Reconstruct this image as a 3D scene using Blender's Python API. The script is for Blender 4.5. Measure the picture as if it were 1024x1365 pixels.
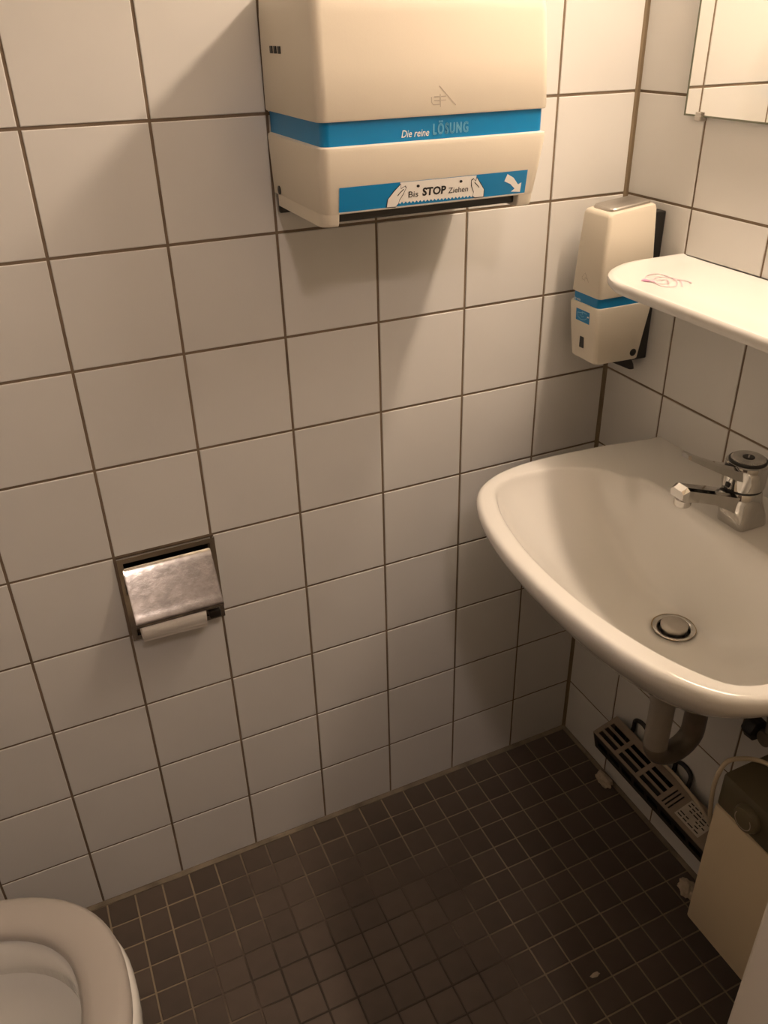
import bpy, bmesh, math, random
from mathutils import Vector, Matrix, noise
random.seed(7)
for o in list(bpy.data.objects): bpy.data.objects.remove(o)
scene = bpy.context.scene
C = scene.collection
PI = math.pi

# ------------------------------------------------------------------ camera
FPX = 1108.74
yaw, pitch, roll = 0.421389274, -0.519936763, -0.021684494
fw = Vector((math.sin(yaw)*math.cos(pitch), math.cos(yaw)*math.cos(pitch), math.sin(pitch)))
rt = Vector((math.cos(yaw), -math.sin(yaw), 0)); up = rt.cross(fw)
RIGHT = math.cos(roll)*rt + math.sin(roll)*up
UP = -math.sin(roll)*rt + math.cos(roll)*up
CAM = Vector((-0.957611783, -1.14982737, 1.46299655))
cd = bpy.data.cameras.new('camera')
cd.sensor_fit = 'AUTO'; cd.sensor_width = 36.0
cd.lens = FPX*36.0/1365.0
cd.shift_x = -6.4505/1365.0; cd.shift_y = -19.865/1365.0
cd.clip_start = 0.01
cam = bpy.data.objects.new('camera', cd); C.objects.link(cam)
m = Matrix.Identity(4)
for i in range(3):
    m[i][0] = RIGHT[i]; m[i][1] = UP[i]; m[i][2] = -fw[i]; m[i][3] = CAM[i]
cam.matrix_world = m
scene.camera = cam

# ------------------------------------------------------------------ world, exposure
w = bpy.data.worlds.new('world'); scene.world = w; w.use_nodes = True
bg = w.node_tree.nodes['Background']
bg.inputs[0].default_value = (0.9, 0.75, 0.6, 1); bg.inputs[1].default_value = 0.05
scene.view_settings.view_transform = 'Standard'
scene.view_settings.look = 'None'
scene.view_settings.gamma = 1.0
scene.view_settings.use_curve_mapping = False
scene.view_settings.exposure = 0.0
MIRROR_LAMP_EMIT = 84.0
CEILING_LAMP_EMIT = 104.0
WARM = (1.0, 0.77, 0.57)
WARM2 = (1.0, 0.79, 0.69)

# ------------------------------------------------------------------ materials
MATS = {}
def mat(name, col, rough=0.5, metal=0.0, spec=0.5, var=0.0, vscale=8.0, bump=0.0, bscale=60.0, rnd=0.0, coat=0.0, emit=None, estr=0.0, col2=None):
    if name in MATS: return MATS[name]
    mm = bpy.data.materials.new(name); mm.use_nodes = True
    nt = mm.node_tree; b = nt.nodes['Principled BSDF']
    b.inputs['Roughness'].default_value = rough
    b.inputs['Metallic'].default_value = metal
    b.inputs['Specular IOR Level'].default_value = spec
    b.inputs['Coat Weight'].default_value = coat
    c4 = (*col, 1)
    tc = nt.nodes.new('ShaderNodeTexCoord')
    nz = nt.nodes.new('ShaderNodeTexNoise'); nz.inputs['Scale'].default_value = vscale; nz.inputs['Detail'].default_value = 5
    nt.links.new(tc.outputs['Object'], nz.inputs['Vector'])
    mx = nt.nodes.new('ShaderNodeMix'); mx.data_type = 'RGBA'
    c2 = col2 if col2 else tuple(max(0, c*(1-var)) for c in col)
    mx.inputs[6].default_value = c4; mx.inputs[7].default_value = (*c2, 1)
    rp = nt.nodes.new('ShaderNodeValToRGB'); rp.color_ramp.elements[0].position = 0.35; rp.color_ramp.elements[1].position = 0.7
    nt.links.new(nz.outputs['Fac'], rp.inputs['Fac']); nt.links.new(rp.outputs['Color'], mx.inputs[0])
    out = mx.outputs[2]
    if rnd > 0:
        oi = nt.nodes.new('ShaderNodeObjectInfo')
        hs = nt.nodes.new('ShaderNodeHueSaturation')
        mr = nt.nodes.new('ShaderNodeMapRange'); mr.inputs['To Min'].default_value = 1-rnd; mr.inputs['To Max'].default_value = 1+rnd
        nt.links.new(oi.outputs['Random'], mr.inputs['Value']); nt.links.new(mr.outputs[0], hs.inputs['Value'])
        nt.links.new(out, hs.inputs['Color']); out = hs.outputs['Color']
    nt.links.new(out, b.inputs['Base Color'])
    if bump > 0:
        n2 = nt.nodes.new('ShaderNodeTexNoise'); n2.inputs['Scale'].default_value = bscale; n2.inputs['Detail'].default_value = 3
        nt.links.new(tc.outputs['Object'], n2.inputs['Vector'])
        bp = nt.nodes.new('ShaderNodeBump'); bp.inputs['Strength'].default_value = bump; bp.inputs['Distance'].default_value = 0.002
        nt.links.new(n2.outputs['Fac'], bp.inputs['Height']); nt.links.new(bp.outputs['Normal'], b.inputs['Normal'])
    if emit:
        b.inputs['Emission Color'].default_value = (*emit, 1); b.inputs['Emission Strength'].default_value = estr
    MATS[name] = mm
    return mm
def s2l(r, g, b):
    f = lambda c: (c/255/12.92) if c <= 10 else ((c/255+0.055)/1.055)**2.4
    return (f(r), f(g), f(b))

M_TILE = mat('white_glazed_tile', (0.72, 0.715, 0.70), 0.32, spec=0.4, var=0.04, vscale=5, bump=0.06, bscale=9, rnd=0.02)
M_GROUT = mat('brown_grey_grout', (0.25, 0.19, 0.135), 0.9, spec=0.2, var=0.35, vscale=14, bump=0.3)
M_CORNER = mat('corner_silicone', (0.24, 0.185, 0.12), 0.6, spec=0.3, var=0.2, vscale=10)
M_FTILE = mat('dark_brown_floor_tile', (0.100, 0.077, 0.062), 0.62, spec=0.35, var=0.22, vscale=12, bump=0.15, bscale=80, rnd=0.12)
M_FEDGE = mat('floor_edge_mortar', (0.27, 0.225, 0.17), 0.9, spec=0.2, var=0.5, vscale=18, bump=0.3)
M_PAINT = mat('cream_wall_paint', (0.62, 0.55, 0.45), 0.8, spec=0.2, var=0.06, bump=0.1)
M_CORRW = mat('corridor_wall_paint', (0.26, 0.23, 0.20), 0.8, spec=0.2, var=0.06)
M_JAMB = mat('white_door_frame_paint', (0.74, 0.70, 0.64), 0.5, var=0.05)
M_CEIL = mat('white_ceiling_paint', (0.72, 0.69, 0.62), 0.9, spec=0.1, var=0.03)
M_CORR = mat('corridor_floor', (0.16, 0.14, 0.12), 0.6, var=0.2)
M_CREAM = mat('cream_plastic', (0.72, 0.665, 0.565), 0.42, spec=0.4, var=0.04, vscale=6, bump=0.035, bscale=400)
M_BLUE = mat('blue_print', s2l(8, 128, 190), 0.35, spec=0.4, var=0.05)
M_LBLUE = mat('pale_blue_print', s2l(120, 190, 225), 0.4, var=0.05)
M_WPRINT = mat('white_print', (0.86, 0.85, 0.82), 0.4, var=0.03)
M_BPRINT = mat('black_print', (0.012, 0.011, 0.011), 0.4, var=0.1)
M_EMB = mat('embossed_shadow_line', (0.46, 0.40, 0.33), 0.5, var=0.05)
M_BLACK = mat('black_plastic', (0.012, 0.011, 0.010), 0.45, var=0.2)
M_CHROME = mat('chrome', (0.62, 0.61, 0.59), 0.10, metal=1.0, var=0.15, vscale=30, bump=0.03, bscale=60)
M_CHROME_W = mat('worn_chrome', (0.68, 0.66, 0.63), 0.16, metal=1.0, var=0.35, vscale=55, bump=0.06, bscale=110)
M_STEEL = mat('brushed_steel', (0.55, 0.52, 0.48), 0.38, metal=1.0, var=0.15, vscale=25)
M_CERAMIC = mat('white_ceramic', (0.80, 0.79, 0.76), 0.1, spec=0.5, var=0.02, vscale=3, coat=0.2)
M_SHELF = mat('shelf_ceramic', (0.80, 0.79, 0.77), 0.25, spec=0.5, var=0.02, vscale=3)
M_SEAT = mat('toilet_seat_plastic', (0.40, 0.37, 0.34), 0.4, var=0.05, vscale=5)
M_PAPER = mat('soft_white_paper', (0.84, 0.81, 0.76), 0.9, spec=0.1, var=0.05, vscale=20, bump=0.25, bscale=150)
M_SCRAP = mat('grubby_paper', (0.56, 0.47, 0.36), 0.9, spec=0.1, var=0.25, vscale=60)
M_CARD = mat('grey_cardboard', (0.35, 0.28, 0.2), 0.9, var=0.1)
M_PINK = mat('pink_ink', (0.84, 0.33, 0.55), 0.5, var=0.3, vscale=60)
M_PINKL = mat('faint_pink_ink', (0.82, 0.62, 0.69), 0.4, var=0.15, vscale=60)
M_PIPE = mat('grey_pipe_plastic', (0.33, 0.30, 0.26), 0.4, var=0.15, vscale=20)
M_PIPED = mat('dull_metal_pipe', (0.23, 0.20, 0.16), 0.4, metal=0.4, var=0.3, vscale=30)
M_HEAT = mat('brown_grey_enamel', (0.30, 0.235, 0.18), 0.45, var=0.2, vscale=20)
M_HDARK = mat('dark_heater_metal', (0.03, 0.027, 0.024), 0.4, metal=0.4, var=0.3)
M_BOX = mat('cream_enamel', (0.66, 0.56, 0.40), 0.4, var=0.05, vscale=5)
M_PANEL = mat('olive_brown_panel', (0.105, 0.09, 0.052), 0.35, var=0.15)
M_DIAL = mat('olive_dial', (0.135, 0.115, 0.07), 0.35, var=0.1)
M_CABLE = mat('beige_cable', (0.52, 0.44, 0.32), 0.5, var=0.1)
M_STICK = mat('worn_sticker', (0.58, 0.52, 0.43), 0.6, var=0.25, vscale=40)
M_RUST = mat('lime_stain', (0.45, 0.33, 0.18), 0.6, var=0.4, vscale=50)
M_MIRROR = mat('mirror_silver', (0.93, 0.93, 0.90), 0.01, metal=1.0)
M_GEDGE_REFL = mat('mirror_edge_and_reflection', (0.16, 0.17, 0.12), 0.2)  # glass sides, and the painted reflection strip around the mirror
M_LAMP = mat('lamp_diffuser', (0.9, 0.85, 0.75), 0.6, emit=WARM, estr=MIRROR_LAMP_EMIT)
M_LAMP2 = mat('ceiling_lamp_diffuser', (0.9, 0.85, 0.75), 0.6, emit=WARM2, estr=CEILING_LAMP_EMIT)

# floor grout: pale near the walls, blackened with dirt in the middle of the floor
def floor_grout():
    mm = bpy.data.materials.new('floor_grout'); mm.use_nodes = True
    nt = mm.node_tree; b = nt.nodes['Principled BSDF']; b.inputs['Roughness'].default_value = 0.9
    tc = nt.nodes.new('ShaderNodeTexCoord')
    nz = nt.nodes.new('ShaderNodeTexNoise'); nz.inputs['Scale'].default_value = 7; nz.inputs['Detail'].default_value = 6
    nt.links.new(tc.outputs['Object'], nz.inputs['Vector'])
    vd = nt.nodes.new('ShaderNodeVectorMath'); vd.operation = 'DISTANCE'; vd.inputs[1].default_value = (-0.66, -0.38, 0)
    nt.links.new(tc.outputs['Object'], vd.inputs[0])
    ad = nt.nodes.new('ShaderNodeMath'); ad.operation = 'MULTIPLY_ADD'; ad.inputs[1].default_value = 0.55
    nt.links.new(nz.outputs['Fac'], ad.inputs[0]); nt.links.new(vd.outputs['Value'], ad.inputs[2])
    rp = nt.nodes.new('ShaderNodeValToRGB')
    e = rp.color_ramp.elements
    e[0].position = 0.40; e[0].color = (0.045, 0.034, 0.026, 1)
    e[1].position = 0.66; e[1].color = (0.30, 0.24, 0.165, 1)
    x = e.new(0.52); x.color = (0.10, 0.076, 0.06, 1)
    nt.links.new(ad.outputs[0], rp.inputs['Fac']); nt.links.new(rp.outputs['Color'], b.inputs['Base Color'])
    return mm
M_FGROUT = floor_grout()

# ------------------------------------------------------------------ helpers
def link_mesh(name, me, m=None, parent=None, smooth=False):
    o = bpy.data.objects.new(name, me); C.objects.link(o)
    if m is not None and not me.materials: me.materials.append(m)
    if parent is not None: o.parent = parent
    if smooth:
        for p in me.polygons: p.use_smooth = True
    return o
def obj(name, bm, m, parent=None, smooth=False, angle=None):
    me = bpy.data.meshes.new(name)
    bmesh.ops.recalc_face_normals(bm, faces=bm.faces)
    bm.to_mesh(me); bm.free()
    o = link_mesh(name, me, m, parent, smooth)
    if angle is not None:
        for p in me.polygons: p.use_smooth = True
        try: me.set_sharp_from_angle(angle=math.radians(angle))
        except Exception: pass
    return o
def data(name, vs, fs, m, parent=None, angle=None, fix=True):
    bm = bmesh.new()
    vv = [bm.verts.new(v) for v in vs]
    for f in fs:
        try: bm.faces.new([vv[i] for i in f])
        except ValueError: pass
    if fix: return obj(name, bm, m, parent, angle=angle)
    me = bpy.data.meshes.new(name); bm.to_mesh(me); bm.free()
    return link_mesh(name, me, m, parent)
def tag(o, label, cat=None, group=None, kind=None):
    o['label'] = label
    if cat: o['category'] = cat
    if group: o['group'] = group
    if kind: o['kind'] = kind
    return o
def thing(name, label, cat, loc=(0, 0, 0), group=None):
    o = bpy.data.objects.new(name, None); C.objects.link(o); o.location = loc; o.empty_display_size = 0.05
    return tag(o, label, cat, group)
def box(bm, x0, x1, y0, y1, z0, z1, r=0.0, seg=2):
    ret = bmesh.ops.create_cube(bm, size=1.0)
    vs = ret['verts']
    for v in vs:
        v.co = Vector(((x0+x1)/2+v.co.x*(x1-x0), (y0+y1)/2+v.co.y*(y1-y0), (z0+z1)/2+v.co.z*(z1-z0)))
    if r > 0:
        es = list({e for v in vs for e in v.link_edges})
        bmesh.ops.bevel(bm, geom=es, offset=r, segments=seg, affect='EDGES', profile=0.5)
def bx(*a, r=0.0, seg=2):
    bm = bmesh.new(); box(bm, *a, r=r, seg=seg); return bm
def loft(bm, rings, closed=True, cap0=True, cap1=True):
    R = [[bm.verts.new(p) for p in ring] for ring in rings]
    n = len(R[0])
    for a, b in zip(R[:-1], R[1:]):
        for i in range(n if closed else n-1):
            j = (i+1) % n
            try: bm.faces.new((a[i], a[j], b[j], b[i]))
            except ValueError: pass
    if cap0: bm.faces.new(list(reversed(R[0])))
    if cap1: bm.faces.new(R[-1])
    return R
def catmull(pts, sub=8, closed=False):
    P = [Vector(p) for p in pts]; out = []
    n = len(P)
    for i in range(n if closed else n-1):
        p0 = P[(i-1) % n] if closed or i > 0 else P[0]*2-P[1]
        p1 = P[i]; p2 = P[(i+1) % n]
        p3 = P[(i+2) % n] if closed or i+2 < n else P[-1]*2-P[-2]
        for k in range(sub):
            t = k/sub
            out.append(0.5*((2*p1)+(p2-p0)*t+(2*p0-5*p1+4*p2-p3)*t*t+(3*p1-p0-3*p2+p3)*t**3))
    if not closed: out.append(P[-1])
    return out
def tube(bm, pts, r, n=12, cap=True):
    P = [Vector(p) for p in pts]
    rs = r if isinstance(r, (list, tuple)) else [r]*len(P)
    rings = []; nrm = None
    for i, p in enumerate(P):
        t = (P[min(i+1, len(P)-1)]-P[max(i-1, 0)]).normalized()
        if nrm is None:
            nrm = t.orthogonal().normalized()
        nrm = (nrm-t*nrm.dot(t)).normalized()
        b = t.cross(nrm)
        rings.append([p+rs[i]*(math.cos(2*PI*k/n)*nrm+math.sin(2*PI*k/n)*b) for k in range(n)])
    loft(bm, rings, True, cap, cap)
def lathe(bm, prof, c, n=32, axis='z', cap0=True, cap1=True):
    rings = []
    for r, h in prof:
        ring = []
        for k in range(n):
            a = 2*PI*k/n; u = r*math.cos(a); v = r*math.sin(a)
            if axis == 'z': ring.append((c[0]+u, c[1]+v, c[2]+h))
            elif axis == 'x': ring.append((c[0]+h, c[1]+u, c[2]+v))
            else: ring.append((c[0]+u, c[1]+h, c[2]+v))
        rings.append(ring)
    loft(bm, rings, True, cap0, cap1)
def rrect(x0, x1, y0, y1, rad, n=5):
    """rounded rectangle outline; rad = radii at (x0,y0),(x1,y0),(x1,y1),(x0,y1)"""
    out = []
    for (cx, cy, sx, sy, a0), r in zip(((x0, y0, 1, 1, PI), (x1, y0, -1, 1, 1.5*PI), (x1, y1, -1, -1, 0), (x0, y1, 1, -1, .5*PI)), rad):
        r = max(r, 1e-4)
        for k in range(n+1):
            a = a0+k/n*PI/2
            out.append((cx+sx*r+r*math.cos(a), cy+sy*r+r*math.sin(a)))
    return out
def grid_plate(bm, us, vs, holes, fn, d0, d1):
    """plate over the cells of us x vs without the cells in holes; fn(u,v,d) -> point; closed with thickness d0..d1"""
    V = {}
    def vert(i, j, d):
        k = (i, j, d)
        if k not in V: V[k] = bm.verts.new(fn(us[i], vs[j], d))
        return V[k]
    nu, nv = len(us)-1, len(vs)-1
    solid = lambda i, j: 0 <= i < nu and 0 <= j < nv and (i, j) not in holes
    for i in range(nu):
        for j in range(nv):
            if not solid(i, j): continue
            bm.faces.new((vert(i, j, d0), vert(i+1, j, d0), vert(i+1, j+1, d0), vert(i, j+1, d0)))
            bm.faces.new((vert(i, j+1, d1), vert(i+1, j+1, d1), vert(i+1, j, d1), vert(i, j, d1)))
            for (di, dj, a, b) in ((-1, 0, (i, j), (i, j+1)), (1, 0, (i+1, j+1), (i+1, j)), (0, -1, (i+1, j), (i, j)), (0, 1, (i, j+1), (i+1, j+1))):
                if not solid(i+di, j+dj):
                    bm.faces.new((vert(*a, d0), vert(*b, d0), vert(*b, d1), vert(*a, d1)))
def text2d(body, size, bold=0.0, shear=0.0, space=1.0):
    cu = bpy.data.curves.new('lettering', 'FONT'); cu.body = body; cu.size = size; cu.offset = bold; cu.shear = shear
    cu.space_character = space; cu.resolution_u = 3
    o = bpy.data.objects.new('lettering', cu); C.objects.link(o)
    bpy.context.view_layer.update()
    dg = bpy.context.evaluated_depsgraph_get()
    me = bpy.data.meshes.new_from_object(o.evaluated_get(dg))
    vs = [(v.co.x, v.co.y) for v in me.vertices]; fs = [tuple(p.vertices) for p in me.polygons]
    bpy.data.objects.remove(o); bpy.data.curves.remove(cu); bpy.data.meshes.remove(me)
    return vs, fs
def fit_text(body, width, height, fn, name, m, parent, bold=0.0, shear=0.0, pad=0.0):
    """lettering scaled to width x height (origin lower left), mapped by fn(s,t) -> point"""
    vs, fs = text2d(body, 1.0, bold, shear)
    x0 = min(v[0] for v in vs); x1 = max(v[0] for v in vs); y0 = min(v[1] for v in vs); y1 = max(v[1] for v in vs)
    sx = (width+2*pad)/(x1-x0); sy = (height+2*pad)/(y1-y0)
    return data(name, [fn((v[0]-x0)*sx-pad, (v[1]-y0)*sy-pad) for v in vs], fs, m, parent, fix=False)

# ------------------------------------------------------------------ the room
P = 0.152; W0 = 0.1488; HB = 0.1448; WR = 0.1532; G = 0.0040
XL = -1.75; YF = -0.90; ZC = 2.56
REC = 0.0016   # joint recess
HX0, HX1 = -0.909+0.006, -0.757-0.006          # recess of the paper holder
HZ0, HZ1 = 0.6008+0.006, 0.7528-0.006
bm = bmesh.new()
grid_plate(bm, [XL-0.1, HX0, HX1, 0.1], [-0.05, HZ0, HZ1, ZC], {(1, 1)}, lambda u, v, d: (u, d, v), REC, 0.12)
wall_back = tag(obj('wall_back', bm, M_GROUT), 'white tiled back wall with brown grout behind the towel dispenser', 'wall', kind='structure')
wall_right = tag(obj('wall_right', bx(REC, 0.12, -2.4, REC, -0.05, ZC), M_GROUT), 'white tiled right wall behind the washbasin', 'wall', kind='structure')
wall_left = tag(obj('wall_left', bx(XL-0.12, XL-REC, -2.4, REC, -0.05, ZC), M_GROUT), 'white tiled left wall behind the toilet', 'wall', kind='structure')
JX = -0.511; JL = -1.27; DH = 2.02
bm = bmesh.new()
grid_plate(bm, [XL-REC, JL-0.03, JX+0.03, REC], [0.0, DH+0.03, ZC], {(1, 0)}, lambda u, v, d: (u, d, v), YF-0.10, YF)
wall_front = tag(obj('wall_front', bm, M_PAINT), 'cream front wall with the doorway', 'wall', kind='structure')
# door frame lining of the doorway
bm = bmesh.new()
box(bm, JX, JX+0.03, YF-0.115, YF+0.012, 0.0, DH, r=0.003)
box(bm, JL-0.03, JL, YF-0.115, YF+0.012, 0.0, DH, r=0.003)
box(bm, JL-0.03, JX+0.03, YF-0.115, YF+0.012, DH, DH+0.03, r=0.003)
tag(obj('door_1', bm, M_JAMB), 'pale painted door frame whose edge shows in the lower right corner', 'door frame', kind='structure')
floor = tag(obj('floor', bx(XL-0.1, 0.1, -2.4, REC, -0.06, -0.0018), M_FGROUT), 'dark brown mosaic tiled floor', 'floor', kind='structure')
tag(obj('ceiling', bx(XL-0.1, 0.1, -2.4, 0.1, ZC, ZC+0.05), M_CEIL), 'white painted ceiling', 'ceiling', kind='structure')
tag(obj('wall_corridor', bx(XL-0.1, 0.1, -2.45, -2.4, -0.05, ZC), M_CORRW), 'cream corridor wall opposite the doorway', 'wall', kind='structure')

def tile_mesh(wd, hd, th, ch, m, name='tile'):
    """glazed tile: face at z=0, back at z=-th, chamfered edges"""
    a, b = wd/2, hd/2
    lo = [(-a, -b, -th), (a, -b, -th), (a, b, -th), (-a, b, -th)]
    md = [(-a, -b, -ch*0.7), (a, -b, -ch*0.7), (a, b, -ch*0.7), (-a, b, -ch*0.7)]
    hi = [(-a+ch, -b+ch, 0), (a-ch, -b+ch, 0), (a-ch, b-ch, 0), (-a+ch, b-ch, 0)]
    fs = [(8, 9, 10, 11)]
    for i in range(4):
        j = (i+1) % 4
        fs.append((i, j, 4+j, 4+i)); fs.append((4+i, 4+j, 8+j, 8+i))
    me = bpy.data.meshes.new(name); me.from_pydata(lo+md+hi, [], fs); me.materials.append(m); me.update()
    return me
TILES = {}
def place_tile(parent, u0, u1, v0, v1, side):
    g = G/2
    wd, hd = round(u1-u0, 4), round(v1-v0, 4)
    k = (wd, hd)
    if k not in TILES: TILES[k] = tile_mesh(wd, hd, 0.006, 0.0009, M_TILE)
    o = bpy.data.objects.new('tile', TILES[k]); C.objects.link(o); o.parent = parent
    u = (u0+u1)/2; v = (v0+v1)/2; j = 0.0009
    e = [random.uniform(-j, j) for _ in range(3)]
    if side == 'back': o.location = (-u, 0, v); o.rotation_euler = (PI/2+e[0], e[1]*0.3, e[2])
    elif side == 'right': o.location = (0, -u, v); o.rotation_euler = (PI/2+e[0], e[1]*0.3, -PI/2+e[2])
    else: o.location = (XL, -u, v); o.rotation_euler = (PI/2+e[0], e[1]*0.3, PI/2+e[2])
def lines(first, end, pitch):
    L = [0.0, first]
    while L[-1]+pitch < end-0.02: L.append(L[-1]+pitch)
    L.append(end); return L
VZ = lines(HB, ZC, P)
def tile_wall(parent, first, end, side, skip=()):
    U = lines(first, end, P)
    for i in range(len(U)-1):
        for j in range(len(VZ)-1):
            if (i, j) in skip: continue
            u0 = U[i]+(0.0050 if i == 0 else G/2); u1 = U[i+1]-(0.003 if i == len(U)-2 else G/2)
            v0 = VZ[j]+(0.006 if j == 0 else G/2); v1 = VZ[j+1]-G/2
            if u1-u0 < 0.01 or v1-v0 < 0.01: continue
            place_tile(parent, u0, u1, v0, v1, side)
tile_wall(wall_back, W0, -XL, 'back', skip={(5, 4)})
tile_wall(wall_right, WR, -YF, 'right')
tile_wall(wall_left, WR, -YF, 'left')
# corner joint and mortar coves
bm = bmesh.new()
loft(bm, [[(-0.0058, 0.0004, z), (-0.0013, -0.0013, z), (0.0004, -0.0058, z), (0.002, -0.005, z), (0.002, 0.002, z), (-0.005, 0.002, z)] for z in (0.0, ZC)])
tag(obj('trim_1', bm, M_CORNER), 'brown sealant joint down the corner of the tiled walls', 'joint', kind='structure')
def cove(pts, name, label):
    bm = bmesh.new(); rings = []
    n = 60
    for k in range(n+1):
        t = k/n
        p = Vector(pts[0]).lerp(Vector(pts[1]), t); d = Vector(pts[2])
        s = 0.0065+0.002*noise.noise(Vector((k*0.4, pts[0][1]*9, 1.7)))
        h = 0.0055+0.001*noise.noise(Vector((k*0.5, 3.1, pts[0][0])))
        rings.append([p+Vector((0, 0, -0.003))-d*0.002, p+d*s+Vector((0, 0, -0.003)), p+d*s+Vector((0, 0, 0.0004)), p+d*0.002+Vector((0, 0, h*0.75)), p-d*0.002+Vector((0, 0, h))])
    loft(bm, rings)
    tag(obj(name, bm, M_FEDGE), label, 'joint', kind='structure')
cove([(XL, 0, 0), (0, 0, 0), (0, -1, 0)], 'trim_2', 'rough mortar joint along the floor under the back wall')
cove([(0, 0, 0), (0, YF, 0), (-1, 0, 0)], 'trim_3', 'rough mortar joint along the floor under the right wall')

# floor mosaic
FP = 0.0525; FG = 0.0032
ft = {}
def ft_mesh(wd, hd):
    k = (round(wd, 4), round(hd, 4))
    if k not in ft: ft[k] = tile_mesh(k[0], k[1], 0.004, 0.0009, M_FTILE, 'floor_tile')
    return ft[k]
def project(p):
    d = Vector(p)-CAM; z = d.dot(fw)
    if z <= 0.01: return None
    return (518.45+FPX*d.dot(RIGHT)/z, 662.6-FPX*d.dot(UP)/z, z)
cells = []
xs = [-0.0065-FP*k for k in range(34)]; ys = [-0.0055-FP*k for k in range(18)]
xs = [0.0]+[x for x in xs[1:] if x > XL+0.015]+[XL]
ys = [0.0]+[y for y in ys[1:] if y > YF+0.01]+[YF]
for i in range(len(xs)-1):
    for j in range(len(ys)-1):
        x1, x0 = xs[i]-FG/2, xs[i+1]+FG/2
        y1, y0 = ys[j]-FG/2, ys[j+1]+FG/2
        if i == 0: x1 = -0.007
        if j == 0: y1 = -0.007
        q = project(((x0+x1)/2, (y0+y1)/2, 0))
        vis = q is not None and -15 < q[0] < 1040 and -15 < q[1] < 1380
        hid = False
        if q:
            hid = (q[0] < 140 and q[1] > 1215) or (q[0] > 925 and q[1] < 1180)
        cells.append(((0 if vis and not hid else 1), q[2] if q else 99, x0, x1, y0, y1))
cells.sort(key=lambda c: (c[0], c[1]))
rest = bmesh.new()
for n, (hidn, zz, x0, x1, y0, y1) in enumerate(cells):
    me = ft_mesh(x1-x0, y1-y0)
    loc = Vector(((x0+x1)/2, (y0+y1)/2, random.uniform(-0.0004, 0.0003)))
    e = (random.uniform(-.006, .006), random.uniform(-.006, .006), random.uniform(-.008, .008))
    if n < 300:
        o = bpy.data.objects.new('floor_tile', me); C.objects.link(o); o.parent = floor; o.location = loc; o.rotation_euler = e
    else:
        tmp = bmesh.new(); tmp.from_mesh(me); tmp.transform(Matrix.Translation(loc))
        t2 = bpy.data.meshes.new('t'); tmp.to_mesh(t2); tmp.free(); rest.from_mesh(t2); bpy.data.meshes.remove(t2)
o = obj('floor_tile_field', rest, M_FTILE, floor); o['kind'] = 'stuff'

# ------------------------------------------------------------------ lamps (outside the frame)
ml = thing('mirror_lamp', 'long warm lamp on the right wall above the mirror', 'lamp', (0, 0, 0))
LZ = 1.945
obj('wall_plate', bx(-0.030, -0.001, -0.74, -0.15, LZ-0.03, LZ+0.03, r=0.004), M_STEEL, ml)
bm = bmesh.new(); prof = []
for k in range(13):
    a = PI/2+PI*k/12
    prof.append((-0.030+0.055*math.cos(a), LZ+0.028*math.sin(a)))
loft(bm, [[(p[0], y, p[1]) for p in prof] for y in (-0.70, -0.19)])
obj('diffuser', bm, M_LAMP, ml)
for y0, y1 in ((-0.72, -0.70), (-0.19, -0.17)):
    bm = bmesh.new(); loft(bm, [[(p[0]*1.03, y, LZ+(p[1]-LZ)*1.06) for p in prof] for y in (y0, y1)]); obj('end_cap', bm, M_STEEL, ml)
cl = thing('ceiling_lamp', 'round warm ceiling lamp in the corridor before the doorway', 'lamp', (0, 0, 0))
LC = (-0.91, -1.85, ZC)
bm = bmesh.new(); lathe(bm, [(0.075, 0.0), (0.075, -0.05), (0.07, -0.055)], LC, 32); obj('base', bm, M_STEEL, cl)
bm = bmesh.new(); lathe(bm, [(0.068, -0.055), (0.075, -0.09), (0.07, -0.13), (0.05, -0.16), (0.02, -0.17)], LC, 24); obj('globe', bm, M_LAMP2, cl, smooth=True)

# ------------------------------------------------------------------ towel dispenser
td = thing('towel_dispenser', 'large cream paper towel dispenser with blue band on the back wall', 'dispenser', (0, 0, 0))
YB = -0.006
def dsec(z, xl, xr, yf, rad=0.012, yb=YB):
    return [(x, y, z) for x, y in rrect(xl, xr, yf, yb, (rad, rad, 0.002, 0.002), 6)]
bm = bmesh.new()
secs = [(1.3655, -0.6075, -0.303, -0.2005, .011), (1.3675, -0.6085, -0.302, -0.2015, .012), (1.42, -0.608, -0.3035, -0.1985, .012), (1.47, -0.6075, -0.306, -0.1945, .012),
        (1.488, -0.606, -0.3085, -0.192, .013), (1.496, -0.602, -0.3125, -0.188, .015), (1.4995, -0.596, -0.319, -0.181, .017)]
loft(bm, [dsec(*s) for s in secs])
cover = obj('cover', bm, M_CREAM, td, angle=40)
bm = bmesh.new(); loft(bm, [dsec(z, -0.6035, -0.3065, -0.197, .010) for z in (1.338, 1.3665)])
band = obj('band', bm, M_BLUE, td, angle=40); band['label'] = 'blue printed band'
bm = bmesh.new()
loft(bm, [dsec(*s) for s in ((1.3395, -0.604, -0.306, -0.1975, .010), (1.338, -0.6075, -0.3025, -0.2010, .011), (1.334, -0.6085, -0.3015, -0.2020, .012), (1.300, -0.607, -0.304, -0.1965, .012), (1.2655, -0.6055, -0.3075, -0.1910, .012), (1.2635, -0.6045, -0.3085, -0.1900, .012))])
lower = obj('lower_housing', bm, M_CREAM, td, angle=40)
def yl(z):   # front plane of the lower housing
    return -0.2020+(1.334-z)*(0.0110/0.0685)
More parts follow.
